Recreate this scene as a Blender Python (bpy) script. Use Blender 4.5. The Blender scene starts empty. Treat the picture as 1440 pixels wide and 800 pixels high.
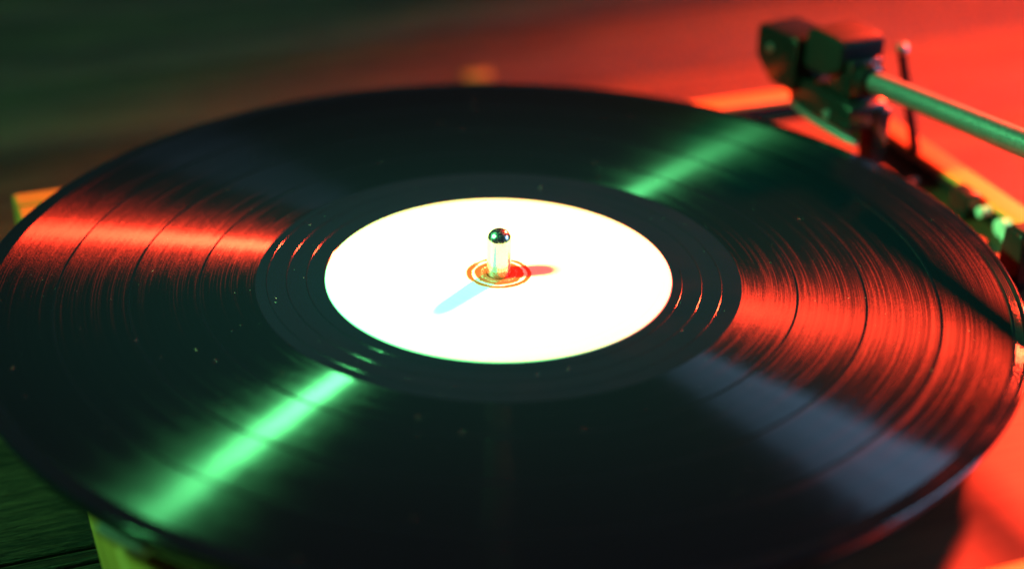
import bpy, bmesh, math, random
from mathutils import Vector, Matrix
random.seed(7)
S = bpy.context.scene
COL = S.collection
MM = 0.001
ZR = 72.0                      # record surface above the table top, mm

# ------------------------------------------------------------------ camera
def make_camera():
    cd = bpy.data.cameras.new('camera'); co = bpy.data.objects.new('camera', cd); COL.objects.link(co)
    pit, yaw, rol = (math.radians(a) for a in (28.244, 0.509, 0.962))
    fw = Vector((math.sin(yaw)*math.cos(pit), math.cos(yaw)*math.cos(pit), -math.sin(pit)))
    rt = Vector((math.cos(yaw), -math.sin(yaw), 0)); up = rt.cross(fw)
    r2 = rt*math.cos(rol) + up*math.sin(rol); u2 = -rt*math.sin(rol) + up*math.cos(rol)
    m = Matrix((r2, u2, -fw)).transposed().to_4x4()
    m.translation = Vector((0, -437.95, 231.59 + ZR))*MM
    co.matrix_world = m
    cd.sensor_width = 36; cd.lens = 2389.9/1440*36
    cd.clip_start = 0.01; cd.clip_end = 20
    cd.dof.use_dof = True; cd.dof.focus_distance = 0.490; cd.dof.aperture_fstop = 3.9
    cd.dof.aperture_blades = 0
    S.camera = co
make_camera()
S.view_settings.view_transform = 'Standard'; S.view_settings.look = 'None'
S.view_settings.exposure = 0; S.view_settings.gamma = 1

# ------------------------------------------------------------------ world and lamps
W = bpy.data.worlds.new('World'); S.world = W; W.use_nodes = True
bg = W.node_tree.nodes['Background']
bg.inputs['Color'].default_value = (0.50, 0.85, 0.95, 1); bg.inputs['Strength'].default_value = 0.042

def spot(name, pos, target, watts, color, cone, blend, radius):
    l = bpy.data.lights.new(name, 'SPOT'); o = bpy.data.objects.new(name, l); COL.objects.link(o)
    o.location = Vector(pos)*MM
    o.rotation_euler = (Vector(target) - Vector(pos)).to_track_quat('-Z', 'Y').to_euler()
    l.energy = watts; l.color = color; l.spot_size = math.radians(cone); l.spot_blend = blend
    l.shadow_soft_size = radius
    return o
GREEN = (0.14, 1.0, 0.29)
spot('green_lamp', (-585, -95, 525+ZR), (5, 5, ZR), 165, GREEN, 17, 1.0, 0.062)
spot('green_lamp_spill', (-585, -95, 525+ZR), (15, 8, ZR), 14, GREEN, 150, 0.6, 0.062)   # the wide spill of the same lamp
spot('red_lamp', (1060, 1500, 800+ZR), (115, 80, 0), 1650, (1.0, 0.040, 0.014), 19, 1.0, 0.11)

def pane_light(name, pos, target, watts, color, sx, sy):
    l = bpy.data.lights.new(name, 'AREA'); o = bpy.data.objects.new(name, l); COL.objects.link(o)
    l.shape = 'RECTANGLE'; l.size = sx; l.size_y = sy; l.energy = watts; l.color = color
    o.location = Vector(pos)*MM
    o.rotation_euler = (Vector(target) - Vector(pos)).to_track_quat('-Z', 'Y').to_euler()
# a dim window to the right of the table, three panes side by side
for k in range(3):
    pane_light('window_pane_light', (1500, -190+230*k, 640), (0, 0, ZR), 4.2, (0.34, 0.62, 1.0), 0.17, 0.5)

# ------------------------------------------------------------------ helpers
def empty(name, loc, rz=0):
    o = bpy.data.objects.new(name, None); COL.objects.link(o)
    o.location = loc; o.rotation_euler = (0, 0, rz); o.empty_display_size = 0.02
    return o
def tag(o, label=None, cat=None, group=None, kind=None):
    for k, v in (('label', label), ('category', cat), ('group', group), ('kind', kind)):
        if v: o[k] = v
    return o
def link(name, bm, mat, parent=None, smooth=True, angle=35):
    bmesh.ops.recalc_face_normals(bm, faces=bm.faces)
    me = bpy.data.meshes.new(name); bm.to_mesh(me); bm.free()
    me.materials.append(mat)
    if smooth:
        for p in me.polygons: p.use_smooth = True
        try: me.set_sharp_from_angle(angle=math.radians(angle))
        except Exception: pass
    o = bpy.data.objects.new(name, me); COL.objects.link(o)
    if parent: o.parent = parent
    return o
def lathe(name, prof, mat, parent, seg=256, closed=False, rz=0.0, cx=0, cy=0, angle=35):
    """prof: list of (r, z) in mm, spun about z."""
    bm = bmesh.new(); rings = []
    for r, z in prof:
        if r < 1e-6: rings.append([bm.verts.new((cx*MM, cy*MM, z*MM))])
        else: rings.append([bm.verts.new(((cx+r*math.cos(2*math.pi*i/seg))*MM, (cy+r*math.sin(2*math.pi*i/seg))*MM, z*MM)) for i in range(seg)])
    n = len(rings)
    for a in range(n if closed else n-1):
        A, B = rings[a], rings[(a+1) % n]
        for i in range(seg):
            j = (i+1) % seg
            if len(A) == 1 and len(B) == 1: continue
            if len(A) == 1: bm.faces.new((A[0], B[i], B[j]))
            elif len(B) == 1: bm.faces.new((A[i], B[0], A[j]))
            else: bm.faces.new((A[i], B[i], B[j], A[j]))
    return link(name, bm, mat, parent, angle=angle)
def box_bm(x0, x1, y0, y1, z0, z1, bev=0, segs=3, bm=None):
    own = bmesh.new()
    bmesh.ops.create_cube(own, size=1)
    for v in own.verts:
        v.co = Vector(((x0+x1)/2+v.co.x*(x1-x0), (y0+y1)/2+v.co.y*(y1-y0), (z0+z1)/2+v.co.z*(z1-z0)))*MM
    if bev: bmesh.ops.bevel(own, geom=list(own.edges), offset=bev*MM, segments=segs, profile=0.5, affect='EDGES')
    if bm is None: return own
    me = bpy.data.meshes.new('tmp'); own.to_mesh(me); own.free(); bm.from_mesh(me); bpy.data.meshes.remove(me)
    return bm
def prism_bm(poly, x0, x1, bev=0, segs=3):
    """poly: (y, z) outline in mm, extruded in x."""
    bm = bmesh.new()
    a = [bm.verts.new((x0*MM, y*MM, z*MM)) for y, z in poly]
    b = [bm.verts.new((x1*MM, y*MM, z*MM)) for y, z in poly]
    bm.faces.new(a); bm.faces.new(b[::-1]); n = len(poly)
    for i in range(n): bm.faces.new((a[i], b[i], b[(i+1) % n], a[(i+1) % n]))
    bmesh.ops.recalc_face_normals(bm, faces=bm.faces)
    if bev: bmesh.ops.bevel(bm, geom=list(bm.edges), offset=bev*MM, segments=segs, profile=0.5, affect='EDGES')
    return bm
def tube_bm(pts, rads, seg=24, bm=None, cap=True):
    bm = bm or bmesh.new(); P = [Vector(p)*MM for p in pts]; rings = []
    for i, p in enumerate(P):
        d = (P[min(i+1, len(P)-1)] - P[max(i-1, 0)]).normalized()
        a = d.cross(Vector((0, 0, 1)))
        if a.length < 1e-4: a = d.cross(Vector((1, 0, 0)))
        a.normalize(); b = d.cross(a)
        r = rads[i]*MM
        rings.append([bm.verts.new(p + a*math.cos(2*math.pi*k/seg)*r + b*math.sin(2*math.pi*k/seg)*r) for k in range(seg)])
    for A, B in zip(rings, rings[1:]):
        for k in range(seg): bm.faces.new((A[k], A[(k+1) % seg], B[(k+1) % seg], B[k]))
    if cap: bm.faces.new(rings[0]); bm.faces.new(rings[-1])
    return bm

# ------------------------------------------------------------------ materials
class NT:
    def __init__(s, name):
        s.m = bpy.data.materials.new(name); s.m.use_nodes = True; s.t = s.m.node_tree
        s.p = s.t.nodes['Principled BSDF']
    def n(s, typ, **kw):
        x = s.t.nodes.new(typ)
        for k, v in kw.items(): setattr(x, k, v)
        return x
    def l(s, a, b): s.t.links.new(a, b)
    def math(s, op, a, b=None, c=None, clamp=False):
        x = s.n('ShaderNodeMath', operation=op, use_clamp=clamp)
        for i, v in enumerate((a, b, c)):
            if v is None: continue
            if isinstance(v, (int, float)): x.inputs[i].default_value = v
            else: s.l(v, x.inputs[i])
        return x.outputs[0]
    def vmath(s, op, a, b=None, scale=None):
        x = s.n('ShaderNodeVectorMath', operation=op)
        for i, v in enumerate((a, b)):
            if v is None: continue
            if isinstance(v, tuple): x.inputs[i].default_value = v
            else: s.l(v, x.inputs[i])
        if scale is not None:
            if isinstance(scale, (int, float)): x.inputs['Scale'].default_value = scale
            else: s.l(scale, x.inputs['Scale'])
        return x.outputs[0]
    def comb(s, x, y, z):
        c = s.n('ShaderNodeCombineXYZ')
        for i, v in enumerate((x, y, z)):
            if isinstance(v, (int, float)): c.inputs[i].default_value = v
            else: s.l(v, c.inputs[i])
        return c.outputs[0]
    def noise(s, vec, scale=1.0, detail=2.0, rough=0.5):
        x = s.n('ShaderNodeTexNoise'); s.l(vec, x.inputs['Vector'])
        x.inputs['Scale'].default_value = scale; x.inputs['Detail'].default_value = detail; x.inputs['Roughness'].default_value = rough
        return x.outputs['Fac']
    def ramp(s, fac, stops, interp='LINEAR'):
        r = s.n('ShaderNodeValToRGB'); r.color_ramp.interpolation = interp
        e = r.color_ramp.elements
        while len(e) < len(stops): e.new(0.5)
        for i, (p, c) in enumerate(stops):
            e[i].position = p; e[i].color = (c, c, c, 1) if isinstance(c, (int, float)) else (*c, 1)
        s.l(fac, r.inputs[0]); return r.outputs[0]
    def maprange(s, v, a, b, c, d):
        x = s.n('ShaderNodeMapRange')
        s.l(v, x.inputs[0])
        for i, q in enumerate((a, b, c, d)): x.inputs[i+1].default_value = q
        return x.outputs[0]
    def bump(s, h, strength, dist, normal=None):
        b = s.n('ShaderNodeBump'); b.inputs['Strength'].default_value = strength; b.inputs['Distance'].default_value = dist
        s.l(h, b.inputs['Height'])
        if normal is not None: s.l(normal, b.inputs['Normal'])
        return b.outputs[0]
    def set(s, **kw):
        names = dict(color='Base Color', rough='Roughness', metal='Metallic', ior='IOR', aniso='Anisotropic', spec='Specular IOR Level', coat='Coat Weight', coat_rough='Coat Roughness')
        for k, v in kw.items():
            i = s.p.inputs[names[k]]
            if isinstance(v, tuple): i.default_value = (*v, 1)
            elif isinstance(v, (int, float)): i.default_value = v
            else: s.l(v, i)
    def polar(s):
        tc = s.n('ShaderNodeTexCoord'); sep = s.n('ShaderNodeSeparateXYZ'); s.l(tc.outputs['Object'], sep.inputs[0])
        x, y = sep.outputs[0], sep.outputs[1]
        r = s.math('SQRT', s.math('ADD', s.math('MULTIPLY', x, x), s.math('MULTIPLY', y, y)))
        rs = s.math('MAXIMUM', r, 1e-6)
        return tc, r, s.math('DIVIDE', x, rs), s.math('DIVIDE', y, rs)
    def to_world(s, v):
        x = s.n('ShaderNodeVectorTransform', vector_type='VECTOR', convert_from='OBJECT', convert_to='WORLD'); s.l(v, x.inputs[0]); return x.outputs[0]

VINYL = (0.0010, 0.0042, 0.0095)
def vinyl_grooves():
    s = NT('vinyl_grooves'); tc, r, c, d = s.polar()
    rad = s.to_world(s.comb(c, d, 0.0)); tan = s.to_world(s.comb(s.math('MULTIPLY', d, -1.0), c, 0.0))
    def pn(k, f, detail, rough=0.55, off=0.0):
        return s.noise(s.comb(s.math('MULTIPLY_ADD', c, k, off), s.math('MULTIPLY', d, k), s.math('MULTIPLY', r, f)), 1.0, detail, rough)
    streak = pn(2.0, 3000, 2.0, 0.6)            # long arcs
    short = pn(9.0, 6000, 2.0, 0.6, 7.3)        # shorter dashes
    spark = pn(260.0, 4200, 1.0, 0.5, 3.1)      # modulation of the groove walls
    tilt = s.math('ADD', s.math('ADD', s.math('MULTIPLY', s.math('SUBTRACT', streak, 0.5), 0.10),
                                 s.math('MULTIPLY', s.math('SUBTRACT', short, 0.5), 0.16)),
                          s.math('MULTIPLY', s.math('SUBTRACT', spark, 0.5), 0.26))
    geo = s.n('ShaderNodeNewGeometry')
    base = s.vmath('ADD', geo.outputs['Normal'], s.vmath('SCALE', tan, scale=tilt))
    ring = pn(0.5, 420, 2.0)
    loud = pn(1.1, 2300, 1.5, 0.55, 5.0)        # loud grooves scatter the light further round the disc
    rgh = s.math('ADD', s.maprange(ring, 0.3, 0.7, -0.03, 0.03), s.math('MULTIPLY', s.ramp(loud, [(0.52, 0.0), (0.68, 1.0)]), 0.22))
    base2 = s.vmath('ADD', geo.outputs['Normal'], s.vmath('SCALE', tan, scale=s.math('MULTIPLY', tilt, 0.30)))
    def lobe(lean, rough, aniso, refl, core=False):
        p = s.n('ShaderNodeBsdfAnisotropic', distribution='GGX' if core else 'BECKMANN'); bs = base2 if core else base
        v = s.vmath('ADD', bs, s.vmath('SCALE', rad, scale=lean)) if lean else bs
        s.l(s.vmath('NORMALIZE', v), p.inputs['Normal']); s.l(tan, p.inputs['Tangent'])
        p.inputs['Color'].default_value = (refl, refl, refl, 1)
        p.inputs['Anisotropy'].default_value = aniso
        if core: p.inputs['Roughness'].default_value = rough
        else: s.l(s.math('ADD', rgh, rough), p.inputs['Roughness'])
        return p.outputs[0]
    def mix(f, a, b):
        m = s.n('ShaderNodeMixShader'); m.inputs[0].default_value = f; s.l(a, m.inputs[1]); s.l(b, m.inputs[2]); return m.outputs[0]
    land = lobe(0, 0.22, 0.66, 0.05)                               # lands between the grooves
    walls = mix(0.5, lobe(0.72, 0.335, 0.53, 0.027), lobe(-0.72, 0.335, 0.53, 0.027))   # the two rough walls of each groove
    sheen = mix(0.5, lobe(0.86, 0.218, 0.68, 0.080, True), lobe(-0.86, 0.218, 0.68, 0.080, True))  # their polished part
    walls = mix(0.34, walls, sheen)
    s.set(color=VINYL, rough=1.0, spec=0.0)
    add = s.n('ShaderNodeAddShader'); s.l(s.p.outputs[0], add.inputs[0]); s.l(mix(0.92, land, walls), add.inputs[1])
    s.l(add.outputs[0], s.t.nodes['Material Output'].inputs['Surface'])
    return s.m
def vinyl_smooth(name, rough=0.10, col=VINYL):
    s = NT(name); tc, r, c, d = s.polar()
    sm = s.noise(tc.outputs['Object'], 60, 3)
    fine = s.noise(s.comb(c, d, s.math('MULTIPLY', r, 2500)), 1.0, 2)
    s.set(color=col, rough=s.maprange(sm, 0.3, 0.7, rough*0.7, rough*1.5), ior=1.55)
    s.l(s.bump(fine, 0.03, 0.00002), s.p.inputs['Normal'])
    return s.m
def label_paper():
    s = NT('label_paper'); tc, r, c, d = s.polar()
    rings = s.noise(s.comb(s.math('MULTIPLY', c, 1.2), s.math('MULTIPLY', d, 1.2), s.math('MULTIPLY', r, 1400)), 1.0, 3, 0.6)
    ring_noise = s.noise(s.comb(s.math('MULTIPLY', c, 1.3), s.math('MULTIPLY', d, 1.3), s.math('MULTIPLY', r, 900)), 1.0, 4, 0.7)
    wave = s.math('SINE', s.math('ADD', s.math('MULTIPLY', r, 2600.0), s.math('MULTIPLY', ring_noise, 8.0)))
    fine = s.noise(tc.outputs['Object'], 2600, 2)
    edge = s.math('ADD', 0.0088, s.math('MULTIPLY', ring_noise, 0.0022))
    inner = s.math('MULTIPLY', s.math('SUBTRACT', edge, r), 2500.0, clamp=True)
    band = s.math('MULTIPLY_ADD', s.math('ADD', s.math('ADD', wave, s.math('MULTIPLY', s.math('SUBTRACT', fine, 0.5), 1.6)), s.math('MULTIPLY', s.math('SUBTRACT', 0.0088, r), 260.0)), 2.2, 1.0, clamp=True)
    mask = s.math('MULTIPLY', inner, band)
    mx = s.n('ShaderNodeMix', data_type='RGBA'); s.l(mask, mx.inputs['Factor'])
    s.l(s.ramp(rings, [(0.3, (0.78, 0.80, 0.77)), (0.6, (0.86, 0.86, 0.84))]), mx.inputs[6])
    mx.inputs[7].default_value = (0.75, 0.050, 0.020, 1)  # orange of the broken rings round the spindle hole
    s.set(color=mx.outputs[2], rough=0.55, spec=0.3)
    s.l(s.bump(rings, 0.2, 0.00008), s.p.inputs['Normal'])
    return s.m
def wood(name, dark, light, rough, scale=(6, 90, 90), bump=0.25, coat=0.0):
    s = NT(name); tc = s.n('ShaderNodeTexCoord'); oi = s.n('ShaderNodeObjectInfo')
    mp = s.n('ShaderNodeMapping'); mp.inputs['Scale'].default_value = scale
    off = s.vmath('SCALE', (3.1, 7.7, 5.3), scale=oi.outputs['Random'])
    s.l(s.vmath('ADD', tc.outputs['Object'], off), mp.inputs[0])
    a = s.noise(mp.outputs[0], 1.0, 6, 0.62)
    b = s.noise(mp.outputs[0], 5.0, 3, 0.6)
    g = s.math('MULTIPLY_ADD', b, 0.35, s.math('MULTIPLY', a, 0.65))
    s.set(color=s.ramp(g, [(0.36, dark), (0.62, light)]), rough=rough, coat=coat, coat_rough=0.2)
    s.l(s.bump(g, bump, 0.0004), s.p.inputs['Normal'])
    return s.m
def table_wood():
    s = NT('weathered_plank'); tc = s.n('ShaderNodeTexCoord'); oi = s.n('ShaderNodeObjectInfo')
    off = s.vmath('SCALE', (3.1, 1.7, 5.3), scale=oi.outputs['Random'])
    base = s.vmath('ADD', tc.outputs['Object'], off)
    def st(sx, sy, det, rough=0.6):
        mp = s.n('ShaderNodeMapping'); mp.inputs['Scale'].default_value = (sx, sy, sy); s.l(base, mp.inputs[0])
        return s.noise(mp.outputs[0], 1.0, det, rough)
    grain = st(22, 420, 5, 0.7); fib = st(160, 2200, 3, 0.7); big = st(5, 30, 3); crack = st(9, 260, 3, 0.5)
    crk = s.ramp(crack, [(0.31, 0.0), (0.38, 1.0)])
    h = s.math('ADD', s.math('ADD', s.math('MULTIPLY', grain, 0.7), s.math('MULTIPLY', fib, 0.22)), s.math('MULTIPLY', crk, 0.55))
    colr = s.ramp(s.math('ADD', s.math('MULTIPLY', big, 0.30), s.math('ADD', s.math('MULTIPLY', grain, 0.35), s.math('MULTIPLY', fib, 0.35))), [(0.43, (0.009, 0.009, 0.006)), (0.5, (0.072, 0.048, 0.028)), (0.57, (0.128, 0.086, 0.046))])
    mx = s.n('ShaderNodeMix', data_type='RGBA', blend_type='MULTIPLY'); mx.inputs['Factor'].default_value = 1.0
    s.l(colr, mx.inputs[6]); s.l(s.ramp(crk, [(0.0, 0.15), (1.0, 1.0)]), mx.inputs[7])
    s.set(color=mx.outputs[2], rough=s.maprange(grain, 0.3, 0.7, 0.58, 0.40), spec=0.42)
    s.l(s.bump(h, 1.0, 0.0030), s.p.inputs['Normal'])
    return s.m
def plain(name, color, rough, metal=0.0, nscale=400, namp=0.3, bump=0.0, ior=1.5):
    s = NT(name); tc = s.n('ShaderNodeTexCoord')
    a = s.noise(tc.outputs['Object'], nscale, 3)
    s.set(color=color, rough=s.maprange(a, 0.3, 0.7, rough*(1-namp), rough*(1+namp)), metal=metal, ior=ior)
    if bump: s.l(s.bump(a, bump, 0.0002), s.p.inputs['Normal'])
    return s.m
M = dict(
    groove=vinyl_grooves(), vinyl=vinyl_smooth('vinyl_smooth', 0.09, (0.0022, 0.0064, 0.0170)), rim=vinyl_smooth('vinyl_rim', 0.08), spiral=vinyl_smooth('vinyl_spiral', 0.10), label=label_paper(),  # run-out vinyl: reflected room light put into a raised base colour
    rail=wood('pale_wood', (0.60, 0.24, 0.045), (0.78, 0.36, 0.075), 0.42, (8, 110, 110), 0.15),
    deck=wood('brown_wood', (0.045, 0.018, 0.009), (0.10, 0.042, 0.018), 0.50, (10, 150, 150), 0.15),
    table=table_wood(),
    steel=plain('polished_steel', (0.86, 0.87, 0.86), 0.09, 1.0, 900, 0.5),
    spindle=plain('spindle_steel', (0.62, 0.68, 0.64), 0.2, 1.0, 1500, 0.6, 0.15),
    alu=plain('brushed_aluminium', (0.34, 0.37, 0.39), 0.36, 0.8, 1500, 0.35, 0.05),
    black=plain('black_plastic', (0.014, 0.014, 0.015), 0.20, 0.0, 700, 0.3, 0.06),
    grey=plain('charcoal_plastic', (0.020, 0.020, 0.022), 0.6, 0.0, 700, 0.3, 0.06, 1.18),
    platter=plain('platter_metal', (0.012, 0.012, 0.013), 0.08, 0.0, 500, 0.3),
    knurl=plain('platter_knurl', (0.45, 0.47, 0.45), 0.28, 0.1, 500, 0.3),
    rubber=plain('black_rubber', (0.015, 0.015, 0.015), 0.7),
    dust=plain('dust', (0.6, 0.6, 0.58), 0.9),
    pale=plain('light_patch_cream', (0.62, 0.62, 0.55), 0.45),
    dark=plain('dark_underside', (0.02, 0.015, 0.012), 0.8))

TURN = math.radians(21.0)
# ------------------------------------------------------------------ the setting: table of weathered planks
table = tag(empty('table', (0, 0, 0), TURN), 'weathered plank table under the turntable', None, None, 'structure')
def plank(v0, v1, x0=-1000, x1=1200):
    bm = bmesh.new(); n = 44; rnd = random.Random(int(v0*10))
    # long edges wander a little, top edges are worn round
    ph = [rnd.uniform(0, 6.28) for _ in range(6)]
    def wob(x, k): return 0.22*math.sin(x*0.021+ph[k])+0.16*math.sin(x*0.063+ph[k+1])
    w = v1-v0; rd = min(0.9, w*0.25); rows = []
    for i in range(n+1):
        x = x0+(x1-x0)*i/n
        if abs(x) < 400: pass
        a = v0+wob(x, 0); b = v1+wob(x, 3)
        rows.append([bm.verts.new((x*MM, y*MM, z*MM)) for y, z in ((a, -22), (a, -rd*1.3), (a+rd*0.3, -rd*0.4), (a+rd, 0), (b-rd, 0), (b-rd*0.3, -rd*0.4), (b, -rd*1.3), (b, -22))])
    for A, B in zip(rows, rows[1:]):
        for k in range(8): bm.faces.new((A[k], A[(k+1) % 8], B[(k+1) % 8], B[k]))
    bm.faces.new(rows[0]); bm.faces.new(rows[-1])
    return link('plank', bm, M['table'], table, angle=60)
edges = [8.6]
plank(1.75, 6.9)                                   # a sliver split off between two cracks
v = 9.1
while v < 1250:
    w = random.uniform(82, 108); plank(v, v+w); v += w+random.uniform(1.0, 2.2)
v = -0.5
while v > -620:
    w = random.uniform(82, 108); plank(v-w, v); v -= w+random.uniform(1.0, 2.2)
base = link('underlay', box_bm(-1000, 1200, -620, 1250, -40, -23), M['dark'], table, smooth=False)

# ------------------------------------------------------------------ turntable
T = tag(empty('turntable', (0, 0, 0), TURN), 'compact turntable with a pale wooden plinth and metal tonearm', 'turntable')
UL, UR, VB, VF, RW, ZT, ZD = -124.3, 197.2, 137.0, -160.0, 10.5, ZR-16.0, ZR-22.5
def rail(x0, x1, y0, y1, big=False):
    bm = box_bm(x0, x1, y0, y1, 20, ZT)
    # big rounding on the outer top edges, small on the rest
    bmesh.ops.bevel(bm, geom=[e for e in bm.edges if all(abs(v.co.z-ZT*MM) < 1e-6 for v in e.verts)], offset=(2.0 if big else 1.6)*MM, segments=6, profile=0.5, affect='EDGES')
    return bm
def long_rail(a0, a1, c0, c1, along):
    """rail built along x with its own origin so that the grain follows it."""
    L = a1-a0; bm = rail(-L/2, L/2, c0-(c0+c1)/2, c1-(c0+c1)/2, big=c1-c0 > 12)
    o = link('rail', bm, M['rail'], T)
    if along == 'x': o.location = ((a0+a1)/2*MM, (c0+c1)/2*MM, 0)
    else: o.location = ((c0+c1)/2*MM, (a0+a1)/2*MM, 0); o.rotation_euler = (0, 0, math.pi/2)
    return o
long_rail(UL, UR, VB-RW, VB, 'x')
long_rail(UL, UR, VF, VF+RW, 'x')
long_rail(VF+RW+0.05, VB-RW-0.05, UL, UL+RW+6, 'y')
long_rail(VF+RW+0.05, VB-RW-0.05, UR-RW, UR, 'y')
link('deck_panel', box_bm(UL+RW+6.1, UR-RW-0.1, VF+RW+0.1, VB-RW-0.1, ZD-6, ZD), M['deck'], T, smooth=False)
for x0, x1, y0, y1 in ((UL+RW+6.1, UL+RW+7.3, VF+RW+0.1, VB-RW-0.1), (UR-RW-1.3, UR-RW-0.1, VF+RW+0.1, VB-RW-0.1), (UL+RW+7.4, UR-RW-1.4, VB-RW-1.3, VB-RW-0.1), (UL+RW+7.4, UR-RW-1.4, VF+RW+0.1, VF+RW+1.3)):
    link('tray_wall', box_bm(x0, x1, y0, y1, ZD+0.02, ZT-1.4, 0.3, 2), M['black'], T)
link('base', box_bm(UL+9, UR-9, VF+9, VB-9, 8, 19.9, 0.8), M['black'], T)
for sx in (UL+25, UR-25):
    for sy in (VF+25, VB-25):
        lathe('foot', [(0, 0), (11, 0), (12, 1), (12, 7.5), (11.5, 8), (0, 8)], M['rubber'], T, 32, cx=sx, cy=sy)

# platter: glossy band, knurled band below it
lathe('platter', [(5, ZR-2.1), (147.2, ZR-2.1), (147.9, ZR-2.4), (148.3, ZR-3.4), (148.3, ZR-5.0), (147.9, ZR-6.2), (147.0, ZR-7.0), (142.2, ZR-8.6), (142.0, ZR-13.2), (140, ZR-13.6), (20, ZR-13.6), (5, ZR-13.6)], M['platter'], T, 360, closed=True)
def knurl():
    bm = bmesh.new(); prof = ((144.4, -6.9), (147.3, -7.4), (147.8, -8.9), (147.3, -10.6), (143.6, -11.6)); cols = []; n = 30
    for i in range(n+1):
        t = math.radians(209.0+7.0*i/n); o = 0.0 if i % 2 else -0.7
        f = min(1.0, i/3, (n-i)/3)
        cols.append([bm.verts.new(((141.5+(r-141.5)*f+(o*f if 0 < k < 4 else 0))*math.cos(t)*MM, (141.5+(r-141.5)*f+(o*f if 0 < k < 4 else 0))*math.sin(t)*MM, (ZR+z)*MM)) for k, (r, z) in enumerate(prof)])
    for A, B in zip(cols, cols[1:]):
        for k in range(4): bm.faces.new((A[k], B[k], B[k+1], A[k+1]))
    return link('knurled_grip', bm, M['knurl'], T, angle=80)
knurl()
lathe('platter_bearing', [(0, ZD+0.02), (19, ZD+0.02), (18, ZR-13.7), (0, ZR-13.7)], M['black'], T, 48)
lathe('spindle', [(0, ZR-11), (3.5, ZR-11), (3.5, ZR+10.9)] + [(3.5*math.cos(a), ZR+11.0+3.3*math.sin(a)) for a in [math.radians(q) for q in range(0, 86, 8)]] + [(0, ZR+14.3)], M['spindle'], T, 64, angle=30)

# tonearm (positions in the turntable's own frame, mm)
A0 = Vector((155.4, 55.2, ZR+20)); A1 = Vector((165.0, -18.0, ZR+25)); ad = (A1-A0).normalized(); PV = A0+ad*150
arm = link('tonearm', tube_bm([A0-ad*1, A0+ad*20, A0+ad*75, PV, PV+ad*28], [3.7, 3.8, 4.2, 4.4, 4.4], 40), M['alu'], T)
def sub(name, bm, mat, par=arm, **k): return link(name, bm, mat, par, **k)
# headshell local frame: y along the arm towards the tip, x to the right of it, z up
hy = Vector((-ad.x, -ad.y, 0)).normalized(); hx = Vector((hy.y, -hy.x, 0)); HM = Matrix((hx, hy, Vector((0, 0, 1)))).transposed().to_4x4(); HM.translation = Vector((A0.x, A0.y, ZR))*MM
def head(name, bm, mat):
    bm.transform(HM); return sub(name, bm, mat)
head('collar', tube_bm([(0, -4, 20), (0, -3.2, 20), (0, 1.5, 20), (0, 2.0, 20)], [4.4, 5.6, 5.6, 4.8], 32), M['black'])
head('arm_socket', prism_bm([(1.6, 12.5), (1.6, 26), (13, 27), (13, 12.5)], -6, 7.5, 0.9), M['black'])
head('headshell', prism_bm([(5, 22), (5, 31), (8, 33), (22, 33), (25, 31), (25, 17.5), (13.2, 17.5)], -8.5, 11, 1.6), M['grey'])
head('front_block', prism_bm([(25.4, 12), (25.4, 26.5), (28, 28), (47, 27), (48.5, 25), (48.5, 15), (39, 7.5), (27, 7.5)], -11.5, 5, 0.8), M['black'])
head('cartridge', prism_bm([(-3, 2.6), (-3, 11), (2, 12.4), (25, 12.8), (31, 8.8), (31, 3.4), (28, 2.0), (2, 1.8)], -8.5, 8.0, 0.7), M['black'])
head('stylus_guard', tube_bm([(-10.6, -10, 1.9), (-10.6, -4, 1.8), (-10.6, 6, 1.8), (-10.4, 16, 1.9), (-9.0, 27, 2.6)], [0.9, 1.4, 1.5, 1.3, 0.8], 20), M['alu'])
head('stylus_arm', tube_bm([(0, 20, 2.6), (0, 27, 1.2), (0, 28, 0.5)], [0.9, 0.6, 0.25], 12), M['steel'])
head('hinge_lug', prism_bm([(-3, -13), (-4, 9), (4, 10), (3, -13)], 2.0, 9.5, 0.8), M['black'])
for yy, xx, zz in ((40, -11.5, 20), (9, -8.8, 5.5), (14, -7.5, 28)):
    head('screw', tube_bm([(xx+0.6, yy, zz), (xx-0.5, yy, zz), (xx-0.9, yy, zz)], [1.5, 1.5, 0.7], 20), M['alu'])
# pivot tower outside the picture, where the arm leads
px, py = PV.x, PV.y
lathe('pivot_tower', [(0, ZD+0.02), (14, ZD+0.02), (14, ZD+3), (8, ZD+5), (7, PV.z-9), (9, PV.z-7), (9, PV.z+7), (7.5, PV.z+8.5), (0, PV.z+8.5)], M['black'], T, 48, cx=px, cy=py)
cw = PV+ad*24
sub('counterweight', tube_bm([cw, cw+ad*1, cw+ad*15, cw+ad*16], [9, 10, 10, 9], 40), M['black'])
# arm rest post under the arm
post = link('arm_rest', prism_bm([(-27, ZD+0.02), (-25.6, ZR-4.4), (-24.8, ZR-3.6), (-17.6, ZR-3.6), (-16.8, ZR-4.4), (-15, ZD+0.02)], 164.6, 176, 0.6), M['black'], T)
link('rest_cap', box_bm(166.2, 174.6, -24.2, -18, ZR-3.55, ZR-2.9, 0.2), M['grey'], post)
# small things of the deck near the right rail
link('cable_clip', box_bm(178.5, 184.5, 22, 32, ZD+0.02, ZD+9.5, 0.8), M['black'], T)
lathe('deck_screw', [(0, ZD+1.7), (1.6, ZD+1.5), (2.5, ZD+0.6), (2.6, ZD+0.02)], M['steel'], T, 24, cx=181, cy=56)
lathe('deck_screw', [(0, ZD+1.7), (1.6, ZD+1.5), (2.5, ZD+0.6), (2.6, ZD+0.02)], M['steel'], T, 24, cx=176, cy=76)
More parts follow.
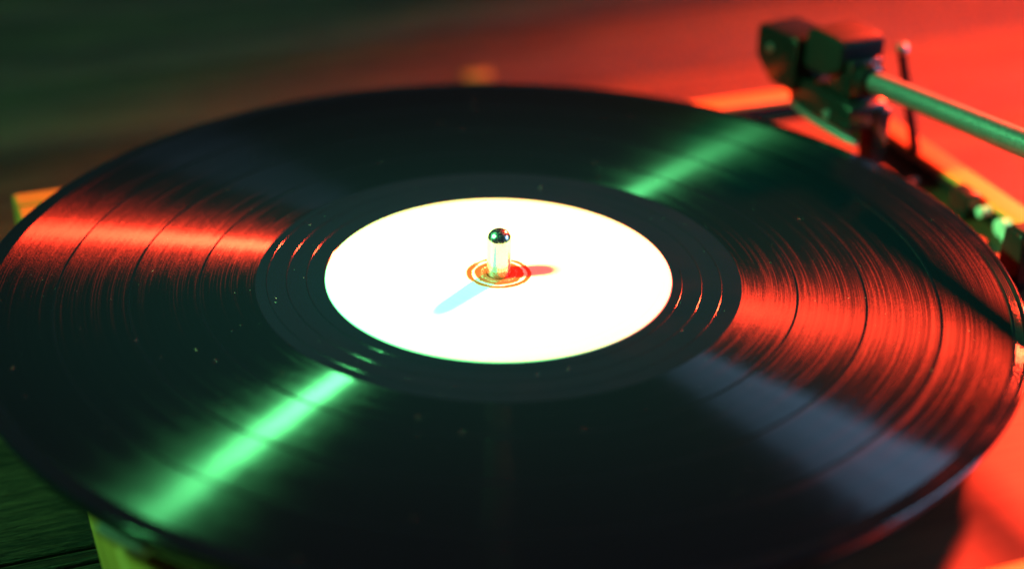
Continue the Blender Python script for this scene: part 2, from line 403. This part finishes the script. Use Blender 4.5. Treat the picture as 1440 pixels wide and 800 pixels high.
# added pale ribbed knobs standing in for light patches inside the right rail
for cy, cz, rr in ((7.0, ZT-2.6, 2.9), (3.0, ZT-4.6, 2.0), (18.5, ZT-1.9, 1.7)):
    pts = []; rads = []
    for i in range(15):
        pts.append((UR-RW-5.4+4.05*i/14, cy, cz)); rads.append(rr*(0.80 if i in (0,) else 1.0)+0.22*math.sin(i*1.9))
    link('light_patch_knob', tube_bm(pts, rads, 20), M['pale'], T)
# upright pin on the right rail
pin = link('rest_pin', tube_bm([(187.6, 67.3, ZT-0.5), (184.2, 68.7, ZT+14), (178.9, 70.9, ZT+37), (178.8, 70.95, ZT+37.6)], [2.0, 1.8, 1.6, 1.0], 20), M['grey'], T)
lathe('pin_tip', [(0, ZT+36.4), (1.8, ZT+37.0), (2.5, ZT+38.8), (1.8, ZT+40.4), (0, ZT+41)], M['alu'], pin, 24, cx=178.8, cy=70.95)

# ------------------------------------------------------------------ record
R = tag(empty('vinyl_record', (0, 0, ZR*MM), math.radians(0)), 'black vinyl record with a blank white centre label', 'record')
# outer rim with a raised bead, lead-in ridges, rounded edge and the underside
prof = [(145.75, 0.0)]
for k in range(4):
    r0 = 146.1+0.55*k; prof += [(r0, 0.0), (r0+0.10, 0.035), (r0+0.20, 0.0)]
prof += [(148.3, 0.0), (148.7, 0.05), (149.2, 0.11), (149.7, 0.10), (150.1, -0.05), (150.35, -0.35), (150.4, -0.8), (150.2, -1.3), (149.7, -1.75), (149.0, -2.0), (145.0, -2.0), (4.0, -2.0), (3.72, -1.6)]
lathe('outer_rim', prof, M['rim'], R, 512, angle=60)
tracks = [(70.4, 85.9), (86.65, 105.3), (106.05, 125.9), (126.65, 145.2)]
for a, b in tracks: lathe('groove_band', [(a, 0), ((a+b)/2, 0.0), (b, 0)], M['groove'], R, 360)
for a, b in ((85.9, 86.65), (105.3, 106.05), (125.9, 126.65), (145.2, 145.75)):
    lathe('track_gap', [(a, 0), (a+0.15, -0.018), ((a+b)/2, -0.022), (b-0.15, -0.018), (b, 0)], M['rim'], R, 360, angle=60)
lathe('run_out', [(50.4, -0.25), (50.6, -0.02), (51.0, 0.12), (51.4, 0.0), (62, 0.0), (69.9, 0.0), (70.15, -0.03), (70.4, 0)], M['vinyl'], R, 360, angle=60)
# spiral lead-out groove, a fine raised land
bm = bmesh.new(); pts = []; n = 720
for i in range(n):
    t = i/(n-1); a = math.radians(40)+t*2*math.pi*2.9; rr = 69.6-t*16.6
    pts.append((a, rr))
rows = []
for a, rr in pts:
    rows.append([bm.verts.new(((rr+dr)*math.cos(a)*MM, (rr+dr)*math.sin(a)*MM, z*MM)) for dr, z in ((-0.16, -0.01), (-0.12, 0.030), (-0.06, 0.060), (0.06, 0.060), (0.12, 0.030), (0.16, -0.01))])
for A, B in zip(rows, rows[1:]):
    for k in range(5): bm.faces.new((A[k], A[k+1], B[k+1], B[k]))
link('lead_out_spiral', bm, M['spiral'], R, angle=80)
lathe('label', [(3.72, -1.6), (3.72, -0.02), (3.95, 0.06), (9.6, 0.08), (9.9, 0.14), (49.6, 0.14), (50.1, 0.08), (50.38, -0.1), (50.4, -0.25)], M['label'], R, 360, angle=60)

# dust on the record
bm = bmesh.new(); rnd = random.Random(11)
def speck(x, y, ln, wd, ang):
    bmv = []
    c, s_ = math.cos(ang), math.sin(ang)
    lo = [bm.verts.new(((x+c*i*ln/2-s_*j*wd/2)*MM, (y+s_*i*ln/2+c*j*wd/2)*MM, (ZR+0.02)*MM)) for i, j in ((-1, -1), (1, -1), (1, 1), (-1, 1))]
    top = bm.verts.new((x*MM, y*MM, (ZR+0.02+wd*0.8)*MM))
    bm.faces.new(lo[::-1])
    for i in range(4): bm.faces.new((lo[i], lo[(i+1) % 4], top))
for _ in range(240):
    a = rnd.uniform(0, 6.28); r = math.sqrt(rnd.uniform(54**2, 145**2))
    f = rnd.random() < 0.2
    speck(r*math.cos(a), r*math.sin(a), rnd.uniform(0.4, 1.0) if f else rnd.uniform(0.05, 0.16), rnd.uniform(0.03, 0.05) if f else rnd.uniform(0.05, 0.11), rnd.uniform(0, 3.14))
tag(link('dust', bm, M['dust'], None, smooth=False), 'fine pale dust specks on the black vinyl', 'dust', None, 'stuff')

# added pale piece standing in for a patch of light on the table
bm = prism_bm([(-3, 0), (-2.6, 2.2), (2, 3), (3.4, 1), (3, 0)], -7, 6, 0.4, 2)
o = link('light_patch_piece', bm, M['rail'], None); o.location = (-10.6*MM, 338*MM, 0.0003); o.rotation_euler = (0, 0, 0.3)
tag(o, 'small added piece standing in for a light patch on the table behind the record', 'light patch stand-in')
